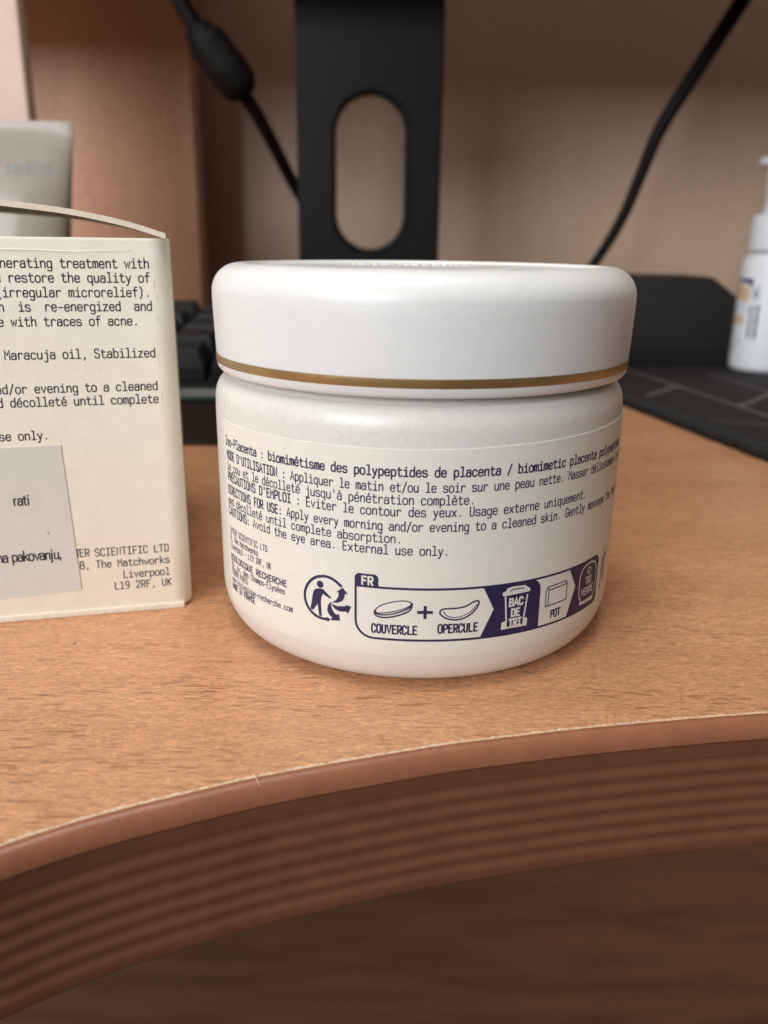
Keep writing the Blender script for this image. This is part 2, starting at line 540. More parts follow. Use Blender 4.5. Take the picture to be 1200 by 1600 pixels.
# ------------------------------------------------------------------ desk with a curved front edge
EDGE = [(-520, -640), (-330, -330), (-220, -160), (-150, -50), (-105, 14), (-72, 49), (-55, 64.2), (-41, 74.3), (-35.4, 77.8), (-29.2, 81), (-22.4, 84), (-15.3, 87), (-7.6, 89.6), (0.4, 92.1), (8.8, 94.6), (17.4, 96.6), (26.4, 98.6), (35.6, 100.3), (45, 101.9), (54.5, 103.3), (75, 105.8), (110, 108.8), (170, 111.5), (300, 113), (700, 113)]
E2 = []
for i in range(len(EDGE) - 1):
    p0, p1, p2, p3 = [Vector(EDGE[min(max(j, 0), len(EDGE) - 1)]) for j in (i - 1, i, i + 1, i + 2)]
    L = (p2 - p1).length
    # centripetal-like tangents keep uneven spacing smooth
    m1 = (p2 - p0) / max((p2 - p0).length, 1e-6) * L
    m2 = (p3 - p1) / max((p3 - p1).length, 1e-6) * L
    k = 6 if L < 60 else 14
    for s in range(k):
        t = s / k
        E2.append((2 * t ** 3 - 3 * t * t + 1) * p1 + (t ** 3 - 2 * t * t + t) * m1 + (-2 * t ** 3 + 3 * t * t) * p2 + (t ** 3 - t * t) * m2)
E2.append(Vector(EDGE[-1]))
NRM = []
for i in range(len(E2)):
    d = (E2[min(i + 1, len(E2) - 1)] - E2[max(i - 1, 0)]).normalized()
    NRM.append(Vector((d.y, -d.x)))        # outwards, to the sitter

desk = empty('desk', (0, 300, -22))
tag(desk, 'beech laminate desk with a curved front and a ribbed brown edge strip', 'desk')
desk_off = Vector((0, -300, 22))


def dp(x, y, z):
    return (x, y - 300, z + 22)


g = Geo()
n = len(E2)
top = [dp(p.x, p.y, 0) for p in E2] + [dp(p.x, 544, 0) for p in E2]
bot = [dp(p.x, p.y, -21.5) for p in E2] + [dp(p.x, 544, -21.5) for p in E2]
g.add(top, [(i, i + 1, n + i + 1, n + i) for i in range(n - 1)])
g.add(bot, [(i, i + 1, n + i + 1, n + i) for i in range(n - 1)])
side = list(range(n)) + list(range(2 * n - 1, n - 1, -1))
base = len(top)
g.f += [(side[k], side[(k + 1) % (2 * n)], base + side[(k + 1) % (2 * n)], base + side[k]) for k in range(2 * n)]
desktop = g.build('desktop', M_DESK, desk)

# edge strip: rounded lip, plain band, then ribs
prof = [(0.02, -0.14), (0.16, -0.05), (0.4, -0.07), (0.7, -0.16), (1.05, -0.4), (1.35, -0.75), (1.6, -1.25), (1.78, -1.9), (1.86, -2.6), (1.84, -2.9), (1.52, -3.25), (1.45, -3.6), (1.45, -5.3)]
z = -5.3
for k in range(6):
    p = 2.48
    prof += [(1.38, z - 0.2), (1.24, z - 0.5), (1.18, z - 0.85), (1.24, z - 1.2), (1.38, z - 1.5), (1.5, z - 1.85), (1.48, z - 2.3)]
    z -= p
prof += [(1.4, -21.0), (1.15, -21.6), (0.7, -21.95), (0.05, -22.0)]
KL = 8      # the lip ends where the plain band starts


def edge_sheet(name, pf, mat):
    m_ = len(pf)
    q_ = Geo()
    w_ = []
    for P_, N_ in zip(E2, NRM):
        for a_, z_ in pf:
            t_ = P_ + N_ * a_
            w_.append(dp(t_.x, t_.y, z_))
    q_.add(w_, [(i_ * m_ + j_, (i_ + 1) * m_ + j_, (i_ + 1) * m_ + j_ + 1, i_ * m_ + j_ + 1) for i_ in range(n - 1) for j_ in range(m_ - 1)])
    return q_.build(name, mat, desk, smooth=True, auto=60)


edge_sheet('edge_lip', prof[:KL + 2], M_LIP_SHEEN)
edge_sheet('ribbed_edge_strip', prof[KL + 1:], M_BAND)
# worn, chipped line where the laminate was cut
DENSE, DN = [], []
for i in range(n - 1):
    L = (E2[i + 1] - E2[i]).length
    if E2[i].x < -75 or E2[i].x > 130:
        continue
    k = max(1, int(L / 0.25))
    for s in range(k):
        t = s / k
        DENSE.append(E2[i].lerp(E2[i + 1], t))
        DN.append(NRM[i].lerp(NRM[i + 1], t))
vv = []
for i, (P, N) in enumerate(zip(DENSE, DN)):
    w = 0.34 + 0.3 * noise.noise(Vector((P.x * 0.35, 3, 1))) + 0.3 * noise.noise(Vector((P.x * 1.7, 7, 2))) + 0.22 * random.random()
    w = max(0.10, w)
    a, b = P - N * 0.0, P - N * w
    vv += [dp(a.x, a.y, 0.012), dp(b.x, b.y, 0.012)]
build('worn_rim', vv, [(2 * i, 2 * i + 1, 2 * i + 3, 2 * i + 2) for i in range(len(DENSE) - 1)], M_RIM, desktop)
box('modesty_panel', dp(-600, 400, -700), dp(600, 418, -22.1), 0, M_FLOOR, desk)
# two small things seen on the wood: a dark speck and a bristle of laminate
v, f = lathe([(0.0, 0.05), (0.22, 0.04), (0.26, 0.006)], 10)
sp = build('speck', [dp(a - 50.0, b + 122.0, c) for a, b, c in v], f, M_SPECK, desktop)
v, f = tube([dp(-15.6, 87.6, 0.06), dp(-15.2, 86.6, 0.12), dp(-14.6, 85.4, -0.1)], [0.07, 0.06, 0.03], 6)
build('splinter', v, f, M_RIM, desktop)

# ------------------------------------------------------------------ cream jar
JX, JY = 5.4752, 141.462
jar = empty('cream_jar', (JX, JY, 0), 0)
tag(jar, 'white round cream jar with a gold-banded lid and a cream printed label', 'cream jar')
body_prof = [(0, 0.9), (25.5, 0.9), (26.8, 0.15), (28.0, 0.0), (29.0, 0.2)]
body_prof += [(29.0 + 4.85 * math.sin(R(a)), 0.2 + 7.6 * (1 - math.cos(R(a)))) for a in range(12, 91, 6)]
body_prof += [(33.85, 12), (33.85, 25), (33.85, 36.6), (33.8, 38.2)]
body_prof += [(33.8 - 2.0 * (1 - math.cos(R(a))), 38.4 + 3.6 * math.sin(R(a))) for a in range(10, 91, 10)] + [(31.0, 42.3), (30.4, 42.6), (30.4, 44)]
v, f = lathe(body_prof, 224)
jar_body = build('jar_body', v, f, M_BODY, jar, smooth=True, auto=50)

LX = 0.35   # the lid sits a hair to the right
lid_prof = [(30.0, 43.6), (30.4, 43.1), (31.6, 42.95), (32.5, 43.0), (33.15, 43.25), (33.5, 43.7), (33.62, 44.3), (33.66, 44.46)]
lid_prof += [(33.66, 45.79), (33.7, 46.2), (33.95, 53.4)]
lid_prof += [(29.7 + 4.27 * math.cos(R(a)), 55.0 + 4.38 * math.sin(R(a))) for a in range(4, 85, 5)]
lid_prof += [(29.0, 59.4), (28.75, 59.36), (28.5, 59.2), (28.35, 58.95), (28.1, 58.88), (12, 58.85), (0, 58.85)]
v, f = lathe(lid_prof, 224, cx=LX)
lid = build('lid', v, f, M_LID, jar, smooth=True, auto=50)
v, f = lathe([(33.70, 44.50), (33.735, 44.53), (33.77, 45.74), (33.73, 45.77)], 200, R(-282), R(70.5), cx=LX)
build('gold_band', v, f, M_GOLD, lid, smooth=True, auto=50)
# low embossed mark in the dished top, seen edge-on as a row of glints
g = Geo()
random.seed(21)
x = -12.0
while x < 9:
    w = random.uniform(.5, 1.6)
    yb = 12 + random.uniform(-1, 2.5)
    g.add(*bevel_box((LX + x, yb, 58.7), (LX + x + w, yb + random.uniform(.6, 2.2), 59.0 + random.uniform(0, .1)), .08, 2))
    x += w + random.uniform(.15, .7)
g.build('embossed_mark', M_LID, lid, smooth=True, auto=40)
# tiny dust speck on the lid wall
v, f = lathe([(0.0, 0.03), (0.09, 0.025), (0.12, 0.0)], 8)
s0 = R(3.2)
build('speck', [(LX + (33.84 + c) * math.sin(s0) + a, -(33.84 + c) * math.cos(s0), 51.55 + b) for a, b, c in v], f, M_SPECK, lid)

# label paper: an arc shell with real thickness, slightly higher at its right end
LR0, LR1 = 33.86, 33.99


def lab(s, z, lift=0.0):
    a = s / 33.9
    r = LR1 + 0.02 + lift
    return (r * math.sin(a), -r * math.cos(a), z)


v, f = [], []
NS = 160
for i in range(NS + 1):
    s = -37.4 + (49.0 + 37.4) * i / NS
    a = s / 33.9
    zt = 36.45 + 0.022 * max(0, s) + 0.04 * noise.noise(Vector((s * 0.25, 0, 0)))
    zb = 5.85 + 0.05 * noise.noise(Vector((s * 0.2, 4, 0)))
    # below this the jar starts to round away; the paper follows it
    for r, z in ((33.62, zb), (33.745, zb + 0.02), (33.87, 6.55), (33.95, 7.25), (LR1, 8.1), (LR1, 20), (LR1, zt - 0.05), (LR1 - 0.03, zt), (LR0, zt)):
        v.append((r * math.sin(a), -r * math.cos(a), z))
for i in range(NS):
    for q in range(8):
        f.append((i * 9 + q, (i + 1) * 9 + q, (i + 1) * 9 + q + 1, i * 9 + q + 1))
f += [tuple(range(9)), tuple(NS * 9 + k for k in range(9))]
label = build('label_sticker', v, f, M_LABEL, jar, smooth=True, auto=30)

P = Print(lab)
H = 1.29
for s, u, z, adv, bold in (
    ("Iso-Placenta : biomimétisme des polypeptides de placenta / biomimetic placenta polypeptides", -36.70, 32.77, .8443, 1),
    ("le cou et le décolleté jusqu'à pénétration complète.", -36.40, 28.84, .8359, 0),
    ("and décolleté until complete absorption.", -36.72, 23.24, .8472, 0)):
    P.text(s, u, z, adv, H, 0.225 if bold else 0.17)
for head, tail, u, z, adv in (
    ("MODE D'UTILISATION :", " Appliquer le matin et/ou le soir sur une peau nette. Masser délicatement le visage,", -36.41, 30.62, .7935),
    ("PRÉCAUTIONS D'EMPLOI :", " Éviter le contour des yeux. Usage externe uniquement.", -36.33, 27.14, .8346),
    ("DIRECTIONS FOR USE:", " Apply every morning and/or evening to a cleaned skin. Gently massage the face, neck", -36.49, 25.03, .7939),
    ("CAUTIONS:", " Avoid the eye area. External use only.", -36.63, 21.55, .8411)):
    P.text(head, u, z, adv, H, 0.225)
    P.text(tail, u + adv * len(head), z, adv, H, 0.175)
P.build('paragraph_lettering', M_INK, label)

P = Print(lab)
for s, end, z, bold in (("INTER SCIENTIFIC LTD", -24.84, 18.45, 0), ("8, The Matchworks", -27.15, 17.15, 0), ("Liverpool - L19 2RF, UK", -24.09, 15.85, 0),
                        ("BIOLOGIQUE RECHERCHE", -20.83, 13.9, 1), ("32, Av. des Champs-Élysées", -21.26, 12.6, 0), ("75008 PARIS", -30.33, 11.4, 0),
                        ("www.biologique-recherche.com", -19.83, 10.1, 0), ("MADE IN FRANCE", -28.43, 8.85, 1)):
    st = -36.5
    P.text(s, st, z, (end - st) / len(s), 0.93, 0.2 if bold else 0.135)
P.build('address_lettering', M_INK, label)

# sorting logo: figure in a broken ring with arrows
P = Print(lab)
ring = [(-11.65, 15.97), (-12.57, 16.69), (-13.65, 17.09), (-14.61, 17.05), (-15.89, 16.62), (-16.93, 15.61), (-17.53, 14.41), (-17.67, 13.3), (-17.39, 12.14), (-16.72, 11.2), (-15.7, 10.53), (-14.7, 10.36), (-13.85, 10.4)]
P.line(smooth_line(ring, False), 0.42)
P.poly([(-14.97 + .56 * math.cos(k * math.pi / 8), 15.69 + .56 * math.sin(k * math.pi / 8)) for k in range(16)])
for q in ([(-16.29, 13.74), (-16.07, 14.51), (-15.69, 14.88), (-15.06, 15.06), (-14.5, 15.03), (-13.19, 13.94), (-13.35, 13.73), (-14.57, 14.27), (-14.8, 13.64), (-14.89, 12.81), (-14.75, 10.73), (-15.18, 10.7), (-15.44, 12.54), (-16.21, 11.4), (-16.68, 11.56), (-16.39, 12.9)],
          [(-13.19, 13.19), (-12.46, 13.67), (-12.11, 14.26), (-12.0, 14.94), (-12.45, 14.92), (-11.39, 15.77), (-10.58, 14.84), (-11.05, 14.88), (-11.13, 14.28), (-11.47, 13.7), (-12.19, 13.31)],
          [(-13.28, 13.07), (-12.33, 12.76), (-10.95, 12.98), (-11.0, 13.16), (-10.09, 13.06), (-10.61, 11.78), (-10.8, 12.13), (-11.8, 11.99), (-12.6, 12.23)],
          [(-13.3, 13.28), (-13.75, 12.63), (-13.87, 11.8), (-13.54, 11.19), (-13.1, 10.87), (-13.27, 10.35), (-11.81, 10.56), (-12.02, 11.68), (-12.29, 11.37), (-12.74, 11.61), (-13.09, 12.22), (-13.25, 12.86)],
          [(-14.05, 10.77), (-13.27, 10.54), (-13.83, 9.97)]):
    P.poly(q)
P.build('sorting_logo', M_INK, label)

# sorting panel: outline, dark cells and drawings
P = Print(lab)
outline = rrect(-9.45, 8.55, 33.55, 16.45, (2.6, 0.9, 1.3, 0.0))
P.line(outline, 0.34, True)
P.poly(rrect(-9.6, 16.3, -6.15, 18.35, (0, 0, 0.7, 0.7)))
P.poly([(8.75, 16.45), (10.5, 12.85), (8.55, 8.55), (18.35, 8.55)] + arc(16.6, 14.7, 1.75, 0, 90, 6))
P.poly([(24.35, 16.45), (26.2, 13.25), (24.35, 8.55), (32.7, 8.55), (33.5, 9.4)] + arc(32.3, 15.2, 1.25, 0, 90, 5))
lidtop = [(-6.56, 12.75), (-6.44, 13.24), (-5.7, 13.81), (-4.49, 14.3), (-3.04, 14.63), (-1.96, 14.65), (-1.43, 14.36), (-1.59, 13.88), (-2.54, 13.37), (-3.98, 12.89), (-5.45, 12.57), (-6.31, 12.51)]
P.line(smooth_line(lidtop, True), 0.16, True)
P.line(smooth_line([(-6.62, 12.95), (-6.73, 12.42), (-6.3, 11.98), (-5.19, 11.87), (-3.73, 12.19), (-2.29, 12.75), (-1.48, 13.3), (-1.33, 14.25)], False), 0.24)
P.line(smooth_line([(-6.48, 12.5), (-5.93, 12.25), (-4.46, 12.41), (-3.01, 12.9), (-1.82, 13.48), (-1.4, 14.02)], False), 0.22)
P.line(smooth_line([(2.54, 12.99), (2.81, 13.43), (3.74, 13.48), (5.21, 13.49), (6.45, 13.73), (7.3, 14.32), (8.06, 14.52), (8.26, 14.1), (7.86, 13.21), (7.01, 12.36), (5.91, 11.78), (4.54, 11.67), (3.3, 12.04), (2.67, 12.59)], True), 0.24, True)
P.line(smooth_line([(3.1, 13.1), (3.3, 12.7), (3.66, 12.3), (4.65, 12.02), (5.89, 12.2), (7.24, 12.92), (7.9, 13.9)], False), 0.13)
P.poly([(-.62, 13.18), (.27, 13.18), (.27, 13.95), (.73, 13.95), (.73, 13.18), (1.6, 13.18), (1.6, 12.72), (.73, 12.72), (.73, 11.95), (.27, 11.95), (.27, 12.72), (-.62, 12.72)])
P.text("COUVERCLE", -7.07, 9.5, .735, 1.25, 0.26)
P.text("OPERCULE", 2.4, 9.75, .74, 1.25, 0.26)
P.text("POT", 20.75, 9.5, .74, 1.15, 0.26)
P.line([(19.55, 11.58), (19.51, 14.05), (19.87, 14.65), (23.77, 14.79), (24.02, 14.23), (24.04, 11.73)], 0.17, True)
P.line([(20.04, 11.66), (20.1, 14.11), (24.01, 14.27)], 0.17)
P.line([(19.87, 14.61), (20.07, 14.3)], 0.15)
# faint upright small print past the panel's right end
for k, (u, z0, z1) in enumerate(((35.6, 9.8, 15.0), (36.5, 11.4, 16.2), (37.3, 10.2, 15.4))):
    z = z0
    while z < z1:
        L = random.uniform(.25, .7)
        P.line([(u, z), (u + random.uniform(-.1, .1), z + L)], random.uniform(.2, .5))
        z += L + .22
P.build('sorting_panel', M_INK, label)

P = Print(lab)
P.text("FR", -8.6, 16.72, .92, 1.18, 0.28, lift=0.012)
b = [(11.75, 15.15), (12.32, 15.42), (12.55, 15.84), (13.65, 15.98), (15.54, 15.88), (15.95, 15.5), (16.4, 15.26), (16.44, 14.78), (13.73, 14.72), (11.94, 14.62)]
P.poly(b, lift=0.012)
P.line([(12.3, 14.45), (12.62, 10.6), (12.0, 10.45), (11.98, 9.6), (16.05, 9.52), (16.05, 10.5), (15.55, 10.65), (15.98, 14.3)], 0.26, lift=0.012)
P.poly([(11.88, 10.55), (11.88, 9.42), (12.75, 9.42), (12.7, 10.6)], lift=0.012)
P.poly([(15.45, 10.6), (15.4, 9.42), (16.2, 9.38), (16.2, 10.6)], lift=0.012)
P.text("BAC", 12.98, 12.95, .82, 1.12, 0.29, lift=0.012)
P.text("DE", 13.38, 11.3, .80, 1.12, 0.29, lift=0.012)
P.text("TRI", 13.1, 9.72, .74, 1.12, 0.29, lift=0.012)
ig = [(27.93, 9.75), (28.15, 10.3), (27.46, 10.83), (27.29, 13.73), (27.77, 15.2), (29.0, 15.95), (31.6, 15.85), (32.75, 15.0), (33.0, 12.53), (32.7, 10.4), (32.3, 9.75)]
P.line(smooth_line(ig, True, 1), 0.24, True, lift=0.012)
P.poly([(27.8, 9.9), (27.8, 9.45), (32.4, 9.2), (32.4, 9.65)], lift=0.012)
P.line([(30.17 + .5 * math.cos(k * math.pi / 6), 14.7 + .5 * math.sin(k * math.pi / 6)) for k in range(12)], 0.2, True, lift=0.012)
P.text("TRI", 29.2, 12.55, .74, 1.1, 0.2, lift=0.012)
P.text("VERRE", 28.15, 10.85, .80, 1.1, 0.2, lift=0.012)
P.build('panel_icons', M_WPRINT, label)

# dark drawing inside the bin lid
P = Print(lab)
P.line([(13.0, 15.35), (13.7, 15.55), (15.3, 15.45)], 0.16, lift=0.022)
P.build('bin_lid_slot', M_INK, label)

# ------------------------------------------------------------------ ivory carton
TH = R(13.8587)
carton = empty('carton', (-35.0, 136.9, 0), TH)
tag(carton, 'ivory cardboard carton with small print and a lifted top flap', 'carton')
bm = bmesh.new()
bmesh.ops.create_cube(bm, size=1)
lo, hi = (-71, 0.0, 0.25), (0.85, 66, 62.9)
for v_ in bm.verts:
    v_.co = Vector([(lo[i] + hi[i]) / 2 + v_.co[i] * (hi[i] - lo[i]) for i in range(3)])
vert_e = [e for e in bm.edges if abs(e.verts[0].co.z - e.verts[1].co.z) > 1]
bmesh.ops.bevel(bm, geom=vert_e, offset=3.3, segments=7, affect='EDGES', profile=0.5)
rim = [e for e in bm.edges if abs(e.verts[0].co.z - e.verts[1].co.z) < .01 and (e.verts[0].co.z > 60 or e.verts[0].co.z < 2)]
bmesh.ops.bevel(bm, geom=rim, offset=0.55, segments=3, affect='EDGES', profile=0.5)
bm.verts.index_update()
v = [tuple(q.co) for q in bm.verts]
f = [tuple(q.index for q in fc.verts) for fc in bm.faces if not (fc.calc_center_median().z > 62.85 and fc.normal.z > .9)]
bm.free()
carton_body = build('carton_body', v, f, M_CARD, carton, smooth=True, auto=40)
# slightly proud bottom flap edge
box('bottom_flap', (-70.5, -0.28, 0.0), (-0.5, 60, 1.15), 0.2, M_CARD2, carton)
# worn creases near the right-hand corner
P = Print(lambda u, w, e=0: (u, -0.012 - e, w))
for k in range(12):
    w = random.uniform(2, 61)
    P.line([(-2.0 + random.uniform(-.15, .35), w), (-2.0 + random.uniform(-.15, .35), w + random.uniform(.6, 2.4))], random.uniform(.04, .1))
P.build('worn_corner', M_CARD2, carton_body)

v, f = tube([(-60, -0.0, 60.9), (-24, -0.0, 60.95), (-14, -0.0, 60.75), (-5, -0.0, 61.0)], [.14, .14, .12, .05], 8)
build('score_line', v, f, M_CARD, carton_body, smooth=True)
g = Geo()
NA, NB = 36, 8
rows = []
for lift in (0.0, 0.85):
    for i in range(NA + 1):
        a = -0.3 + 71.5 * i / NA
        zz = 62.75 + 4.9 * (1 - math.exp(-max(a, 0) / 14)) + .02 * a
        for j in range(NB + 1):
            y = 0.15 + 64.5 * j / NB
            rows.append((-a, y, zz + lift + 0.1 * noise.noise(Vector((a * .12, y * .05, 5)))))
m = NB + 1
K = (NA + 1) * m
fs = []
for L0 in (0, K):
    fs += [(L0 + i * m + j, L0 + (i + 1) * m + j, L0 + (i + 1) * m + j + 1, L0 + i * m + j + 1) for i in range(NA) for j in range(NB)]
for i in range(NA):
    for j in (0, NB):
        fs.append((i * m + j, (i + 1) * m + j, K + (i + 1) * m + j, K + i * m + j))
for j in range(NB):
    for i in (0, NA):
        fs.append((i * m + j, i * m + j + 1, K + i * m + j + 1, K + i * m + j))
g.add(rows, fs)
g.build('top_flap', M_CARD2, carton, smooth=True, auto=40)

P = Print(lambda u, w, e=0: (u, -0.02 - e, w))
ADV = 0.955


def right_text(s, end, w, adv, h, wt):
    P.text(s, end - adv * len(s) + adv * 0.18, w, adv, h, wt)


for s, end, w in (("regenerating treatment with", -2.5, 58.35), ("and restore the quality of", -2.5, 56.2), ("(irregular microrelief).", -2.6, 54.0),
                  ("skin  is  re-energized  and", -2.5, 51.85), ("people with traces of acne.", -4.75, 49.6), ("Maracuja oil, Stabilized", -2.5, 44.5),
                  ("and/or evening to a cleaned", -2.5, 39.15), ("and décolleté until complete", -2.5, 37.0), ("For external use only.", -20.1, 31.6)):
    right_text(s, end, w, ADV, 1.4, 0.20)
for s, end, w in (("SCIENTIFIC LTD", -2.6, 10.85), ("8, The Matchworks", -2.6, 8.7), ("Liverpool", -2.7, 6.5), ("L19 2RF, UK", -2.55, 4.45)):
    right_text(s, end, w, .885, 1.3, 0.18)
P.text("ER", -17.35, 10.95, .885, 1.3, 0.18)
P.text("T", -18.0, 10.95, .885, 1.3, 0.18)
P.build('carton_lettering', M_CARDINK, carton_body)

st_lift = 0.16
v = [(-62, -0.01, 2.9), (-17.6, -0.01, 4.9), (-18.45, -0.01, 30.55), (-62, -0.01, 30.1)]
v += [(a, -st_lift, c) for a, b_, c in v]
sticker = build('sticker', v, [(0, 1, 5, 4), (1, 2, 6, 5), (2, 3, 7, 6), (3, 0, 4, 7), (4, 5, 6, 7)], M_STICK, carton)
P = Print(lambda u, w, e=0: (u, -st_lift - 0.02 - e, w))
SANS = {'a': 5.4, 'n': 5.4, 'p': 5.6, 'k': 5.0, 'o': 5.6, 'v': 5.0, 'j': 2.4, 'u': 5.4, 'r': 3.6, 't': 3.6, 'i': 2.2, ',': 2.6, ' ': 3.0}
SG = dict(GL)
SG.update({'i': "1 8 1 0|1 10.6 1 11.8", 'j': "~1.2 8 1.2 2 1.2 -3 .4 -4 -.4 -4|1.2 10.6 1.2 11.8", 'r': ".6 8 .6 0|~.6 5 1.4 8 3 8", 't': "~1.6 11 1.6 6 1.6 1.2 2.2 -.1 3.2 0|.2 8 3.2 8", ',': "1 1.2 1 0 .4 -2.2"})


def sans(s, u, w, h, wt):
    k = h / 12
    for ch in s:
        for q in (SG.get(ch) or '').split('|'):
            if not q:
                continue
            nn = [float(x) for x in q.lstrip('~@').split()]
            pp = list(zip(nn[::2], nn[1::2]))
            if q[0] in '~@':
                pp = smooth_line(pp, q[0] == '@')
            P.flat(*ribbon([(u + x * k * .95, w + y * k) for x, y in pp], wt, q[0] == '@'))
        u += (SANS.get(ch, 5.4) + 1.3) * k * .95
    return u


sans("rati", -26.65, 20.75, 1.62, 0.25)
sans("na pakovanju,", -30.35, 10.95, 1.66, 0.25)
P.build('sticker_lettering', M_BLACKINK, sticker)
v, f = lathe([(0.0, 0.05), (0.1, 0.04), (0.14, 0.0)], 8)
build('speck', [(-21.9 + a, -st_lift - c, 15.6 + b_) for a, b_, c in v], f, M_SPECK, sticker)

# ------------------------------------------------------------------ monitor on a slotted black stand
mon = empty('monitor', (-8.6, 404, 0))
tag(mon, 'computer monitor on a flat black stand with an oval cable slot', 'monitor')
cu = bpy.data.curves.new('neck_outline', 'CURVE')
cu.dimensions = '2D'
cu.fill_mode = 'BOTH'
cu.extrude = 3.2 * MM
cu.bevel_depth = 0.8 * MM
cu.bevel_resolution = 2


def spline(pts):
    sp_ = cu.splines.new('POLY')
    sp_.points.add(len(pts) - 1)
    for q, (a, b_) in zip(sp_.points, pts):
        q.co = (a * MM, b_ * MM, 0, 1)
    sp_.use_cyclic_u = True


spline([(-31.2, 6), (31.2, 6), (31.2, 300), (-31.2, 300)])
sx, zl, zh = 16.1, 59.5 + 16.1, 125.5 - 16.1
spline([(0.45 + sx * math.cos(R(a)), zh + sx * math.sin(R(a))) for a in range(0, 181, 6)] + [(0.45 + sx * math.cos(R(a)), zl + sx * math.sin(R(a))) for a in range(180, 361, 6)])
tmp = bpy.data.objects.new('neck_outline', cu)
COL.objects.link(tmp)
dg = bpy.context.evaluated_depsgraph_get()
me = bpy.data.meshes.new_from_object(tmp.evaluated_get(dg))
bpy.data.objects.remove(tmp)
me.name = 'stand_neck'
me.materials.clear()
me.materials.append(M_MON)
o = bpy.data.objects.new('stand_neck', me)
COL.objects.link(o)
o.parent = mon
o.rotation_euler = (R(90), 0, 0)
o.location = (0, 0, 0)
# raised lip round the slot
sx2 = 16.9
loop = [(0.45 + sx2 * math.cos(R(a)), zh + sx2 * math.sin(R(a))) for a in range(0, 181, 6)] + [(0.45 + sx2 * math.cos(R(a)), zl + sx2 * math.sin(R(a))) for a in range(180, 361, 6)]
v, f = [], []
for (a, b_) in loop:
    for k in range(8):
        w = 2 * math.pi * k / 8
        cx_, cz_ = 0.45, min(max(b_, zl), zh)
        d = Vector((a - cx_, b_ - cz_)).normalized()
        v.append((a + d.x * .9 * math.cos(w), -4.0 + .7 * math.sin(w), b_ + d.y * .9 * math.cos(w)))
nl = len(loop)
f = [(i * 8 + k, ((i + 1) % nl) * 8 + k, ((i + 1) % nl) * 8 + (k + 1) % 8, i * 8 + (k + 1) % 8) for i in range(nl) for k in range(8)]
build('slot_lip', v, f, M_MON, o and mon, smooth=True)
box('stand_base', (-88, -8, 0.05), (72, 70, 6), 2, M_MON, mon)
screen = box('screen_housing', (-330, -42, 164), (290, -8, 505), 5, M_MON, mon)
box('screen_glass', (-324, -43.2, 176), (284, -42.2, 499), 0.3, M_SCREEN, screen)

# ------------------------------------------------------------------ cables
c1 = empty('power_cable', (-66, 380, 130))
tag(c1, 'black cable with a thick connector hanging left of the monitor stand', 'cable')


def rel(pts, o_):
    return [(a - o_[0], b_ - o_[1], c - o_[2]) for a, b_, c in pts]


O1 = (-66, 380, 130)
v, f = tube(rel([(-100, 372, 195), (-88, 376, 164), (-79, 378, 146), (-66, 380, 129), (-55, 392, 112), (-44.5, 412, 90), (-36, 425, 74), (-20, 440, 40), (5, 450, 12)], O1), [3.6, 3.6, 3.5, 3.0, 2.9, 2.7, 2.7, 2.7, 2.7])
build('cord', v, f, M_CABLE, c1, smooth=True)
v, f = tube(rel([(-78.5, 378, 145), (-76, 378.5, 141.5), (-74, 379, 139), (-66.5, 380, 129.7), (-62.5, 382, 124.5), (-60.5, 384, 121.5)], O1), [4.5, 7.0, 8.4, 8.7, 8.2, 5.0], 20)
build('connector', v, f, M_CABLE, c1, smooth=True, auto=45)
O2 = (126, 440, 98)
c2 = empty('video_cable', O2)
tag(c2, 'plain black cable curving down to the right of the monitor stand', 'cable')
v, f = tube(rel([(188, 440, 218), (163, 440, 172), (146, 440, 143), (131.5, 440, 117.5), (124.3, 440, 97.3), (117, 440, 76.5), (106.5, 440, 57), (95, 442, 40), (84, 446, 22), (78, 448, 8)], O2), [3.9, 3.9, 3.6, 3.3, 2.9, 2.7, 2.4, 2.4, 2.4, 2.4])
build('cord', v, f, M_CABLE, c2, smooth=True)

# ------------------------------------------------------------------ keyboard behind the carton
kb = empty('keyboard', (-20, 325, 0))
tag(kb, 'black keyboard with dark grey keys in the gap between carton and jar', 'keyboard')
kx0, kx1, ky0, ky1 = -80, 80, -64, 60


def kz(y):
    return 18 + (y - ky0) / (ky1 - ky0) * 13


v = []
for x in (kx0, kx1):
    v += [(x, ky0, 0.2), (x, ky0 - 1.5, 14), (x, ky0 + 2.5, 18), (x, ky1, 31), (x, ky1 + 2, 27), (x, ky1 + 2, 0.2)]
f = [(0, 1, 2, 3, 4, 5), (6, 7, 8, 9, 10, 11)] + [(i, (i + 1) % 6, 6 + (i + 1) % 6, 6 + i) for i in range(6)]
build('keyboard_case', v, f, M_KBASE, kb)
box('edge_highlight', (kx0 + 3, ky0 - 2.0, 15.2), (kx1 - 3, ky0 - 0.6, 16.4), 0.2, M_TEAL, kb)  # highlight on the case's front edge, painted as a thin teal strip
kv, kf = [], []
for (hw, hd, zz) in ((8.4, 8.6, 0), (8.2, 8.4, 4), (6.4, 6.6, 9.2), (5.9, 6.1, 9.8)):
    kv += [(-hw, -hd, zz), (hw, -hd, zz), (hw, hd, zz), (-hw, hd, zz)]
for L0 in range(3):
    for k in range(4):
        kf.append((L0 * 4 + k, L0 * 4 + (k + 1) % 4, L0 * 4 + 4 + (k + 1) % 4, L0 * 4 + 4 + k))
kf += [(12, 13, 14, 15), (3, 2, 1, 0)]
proto = None
ang = math.atan2(13, ky1 - ky0)
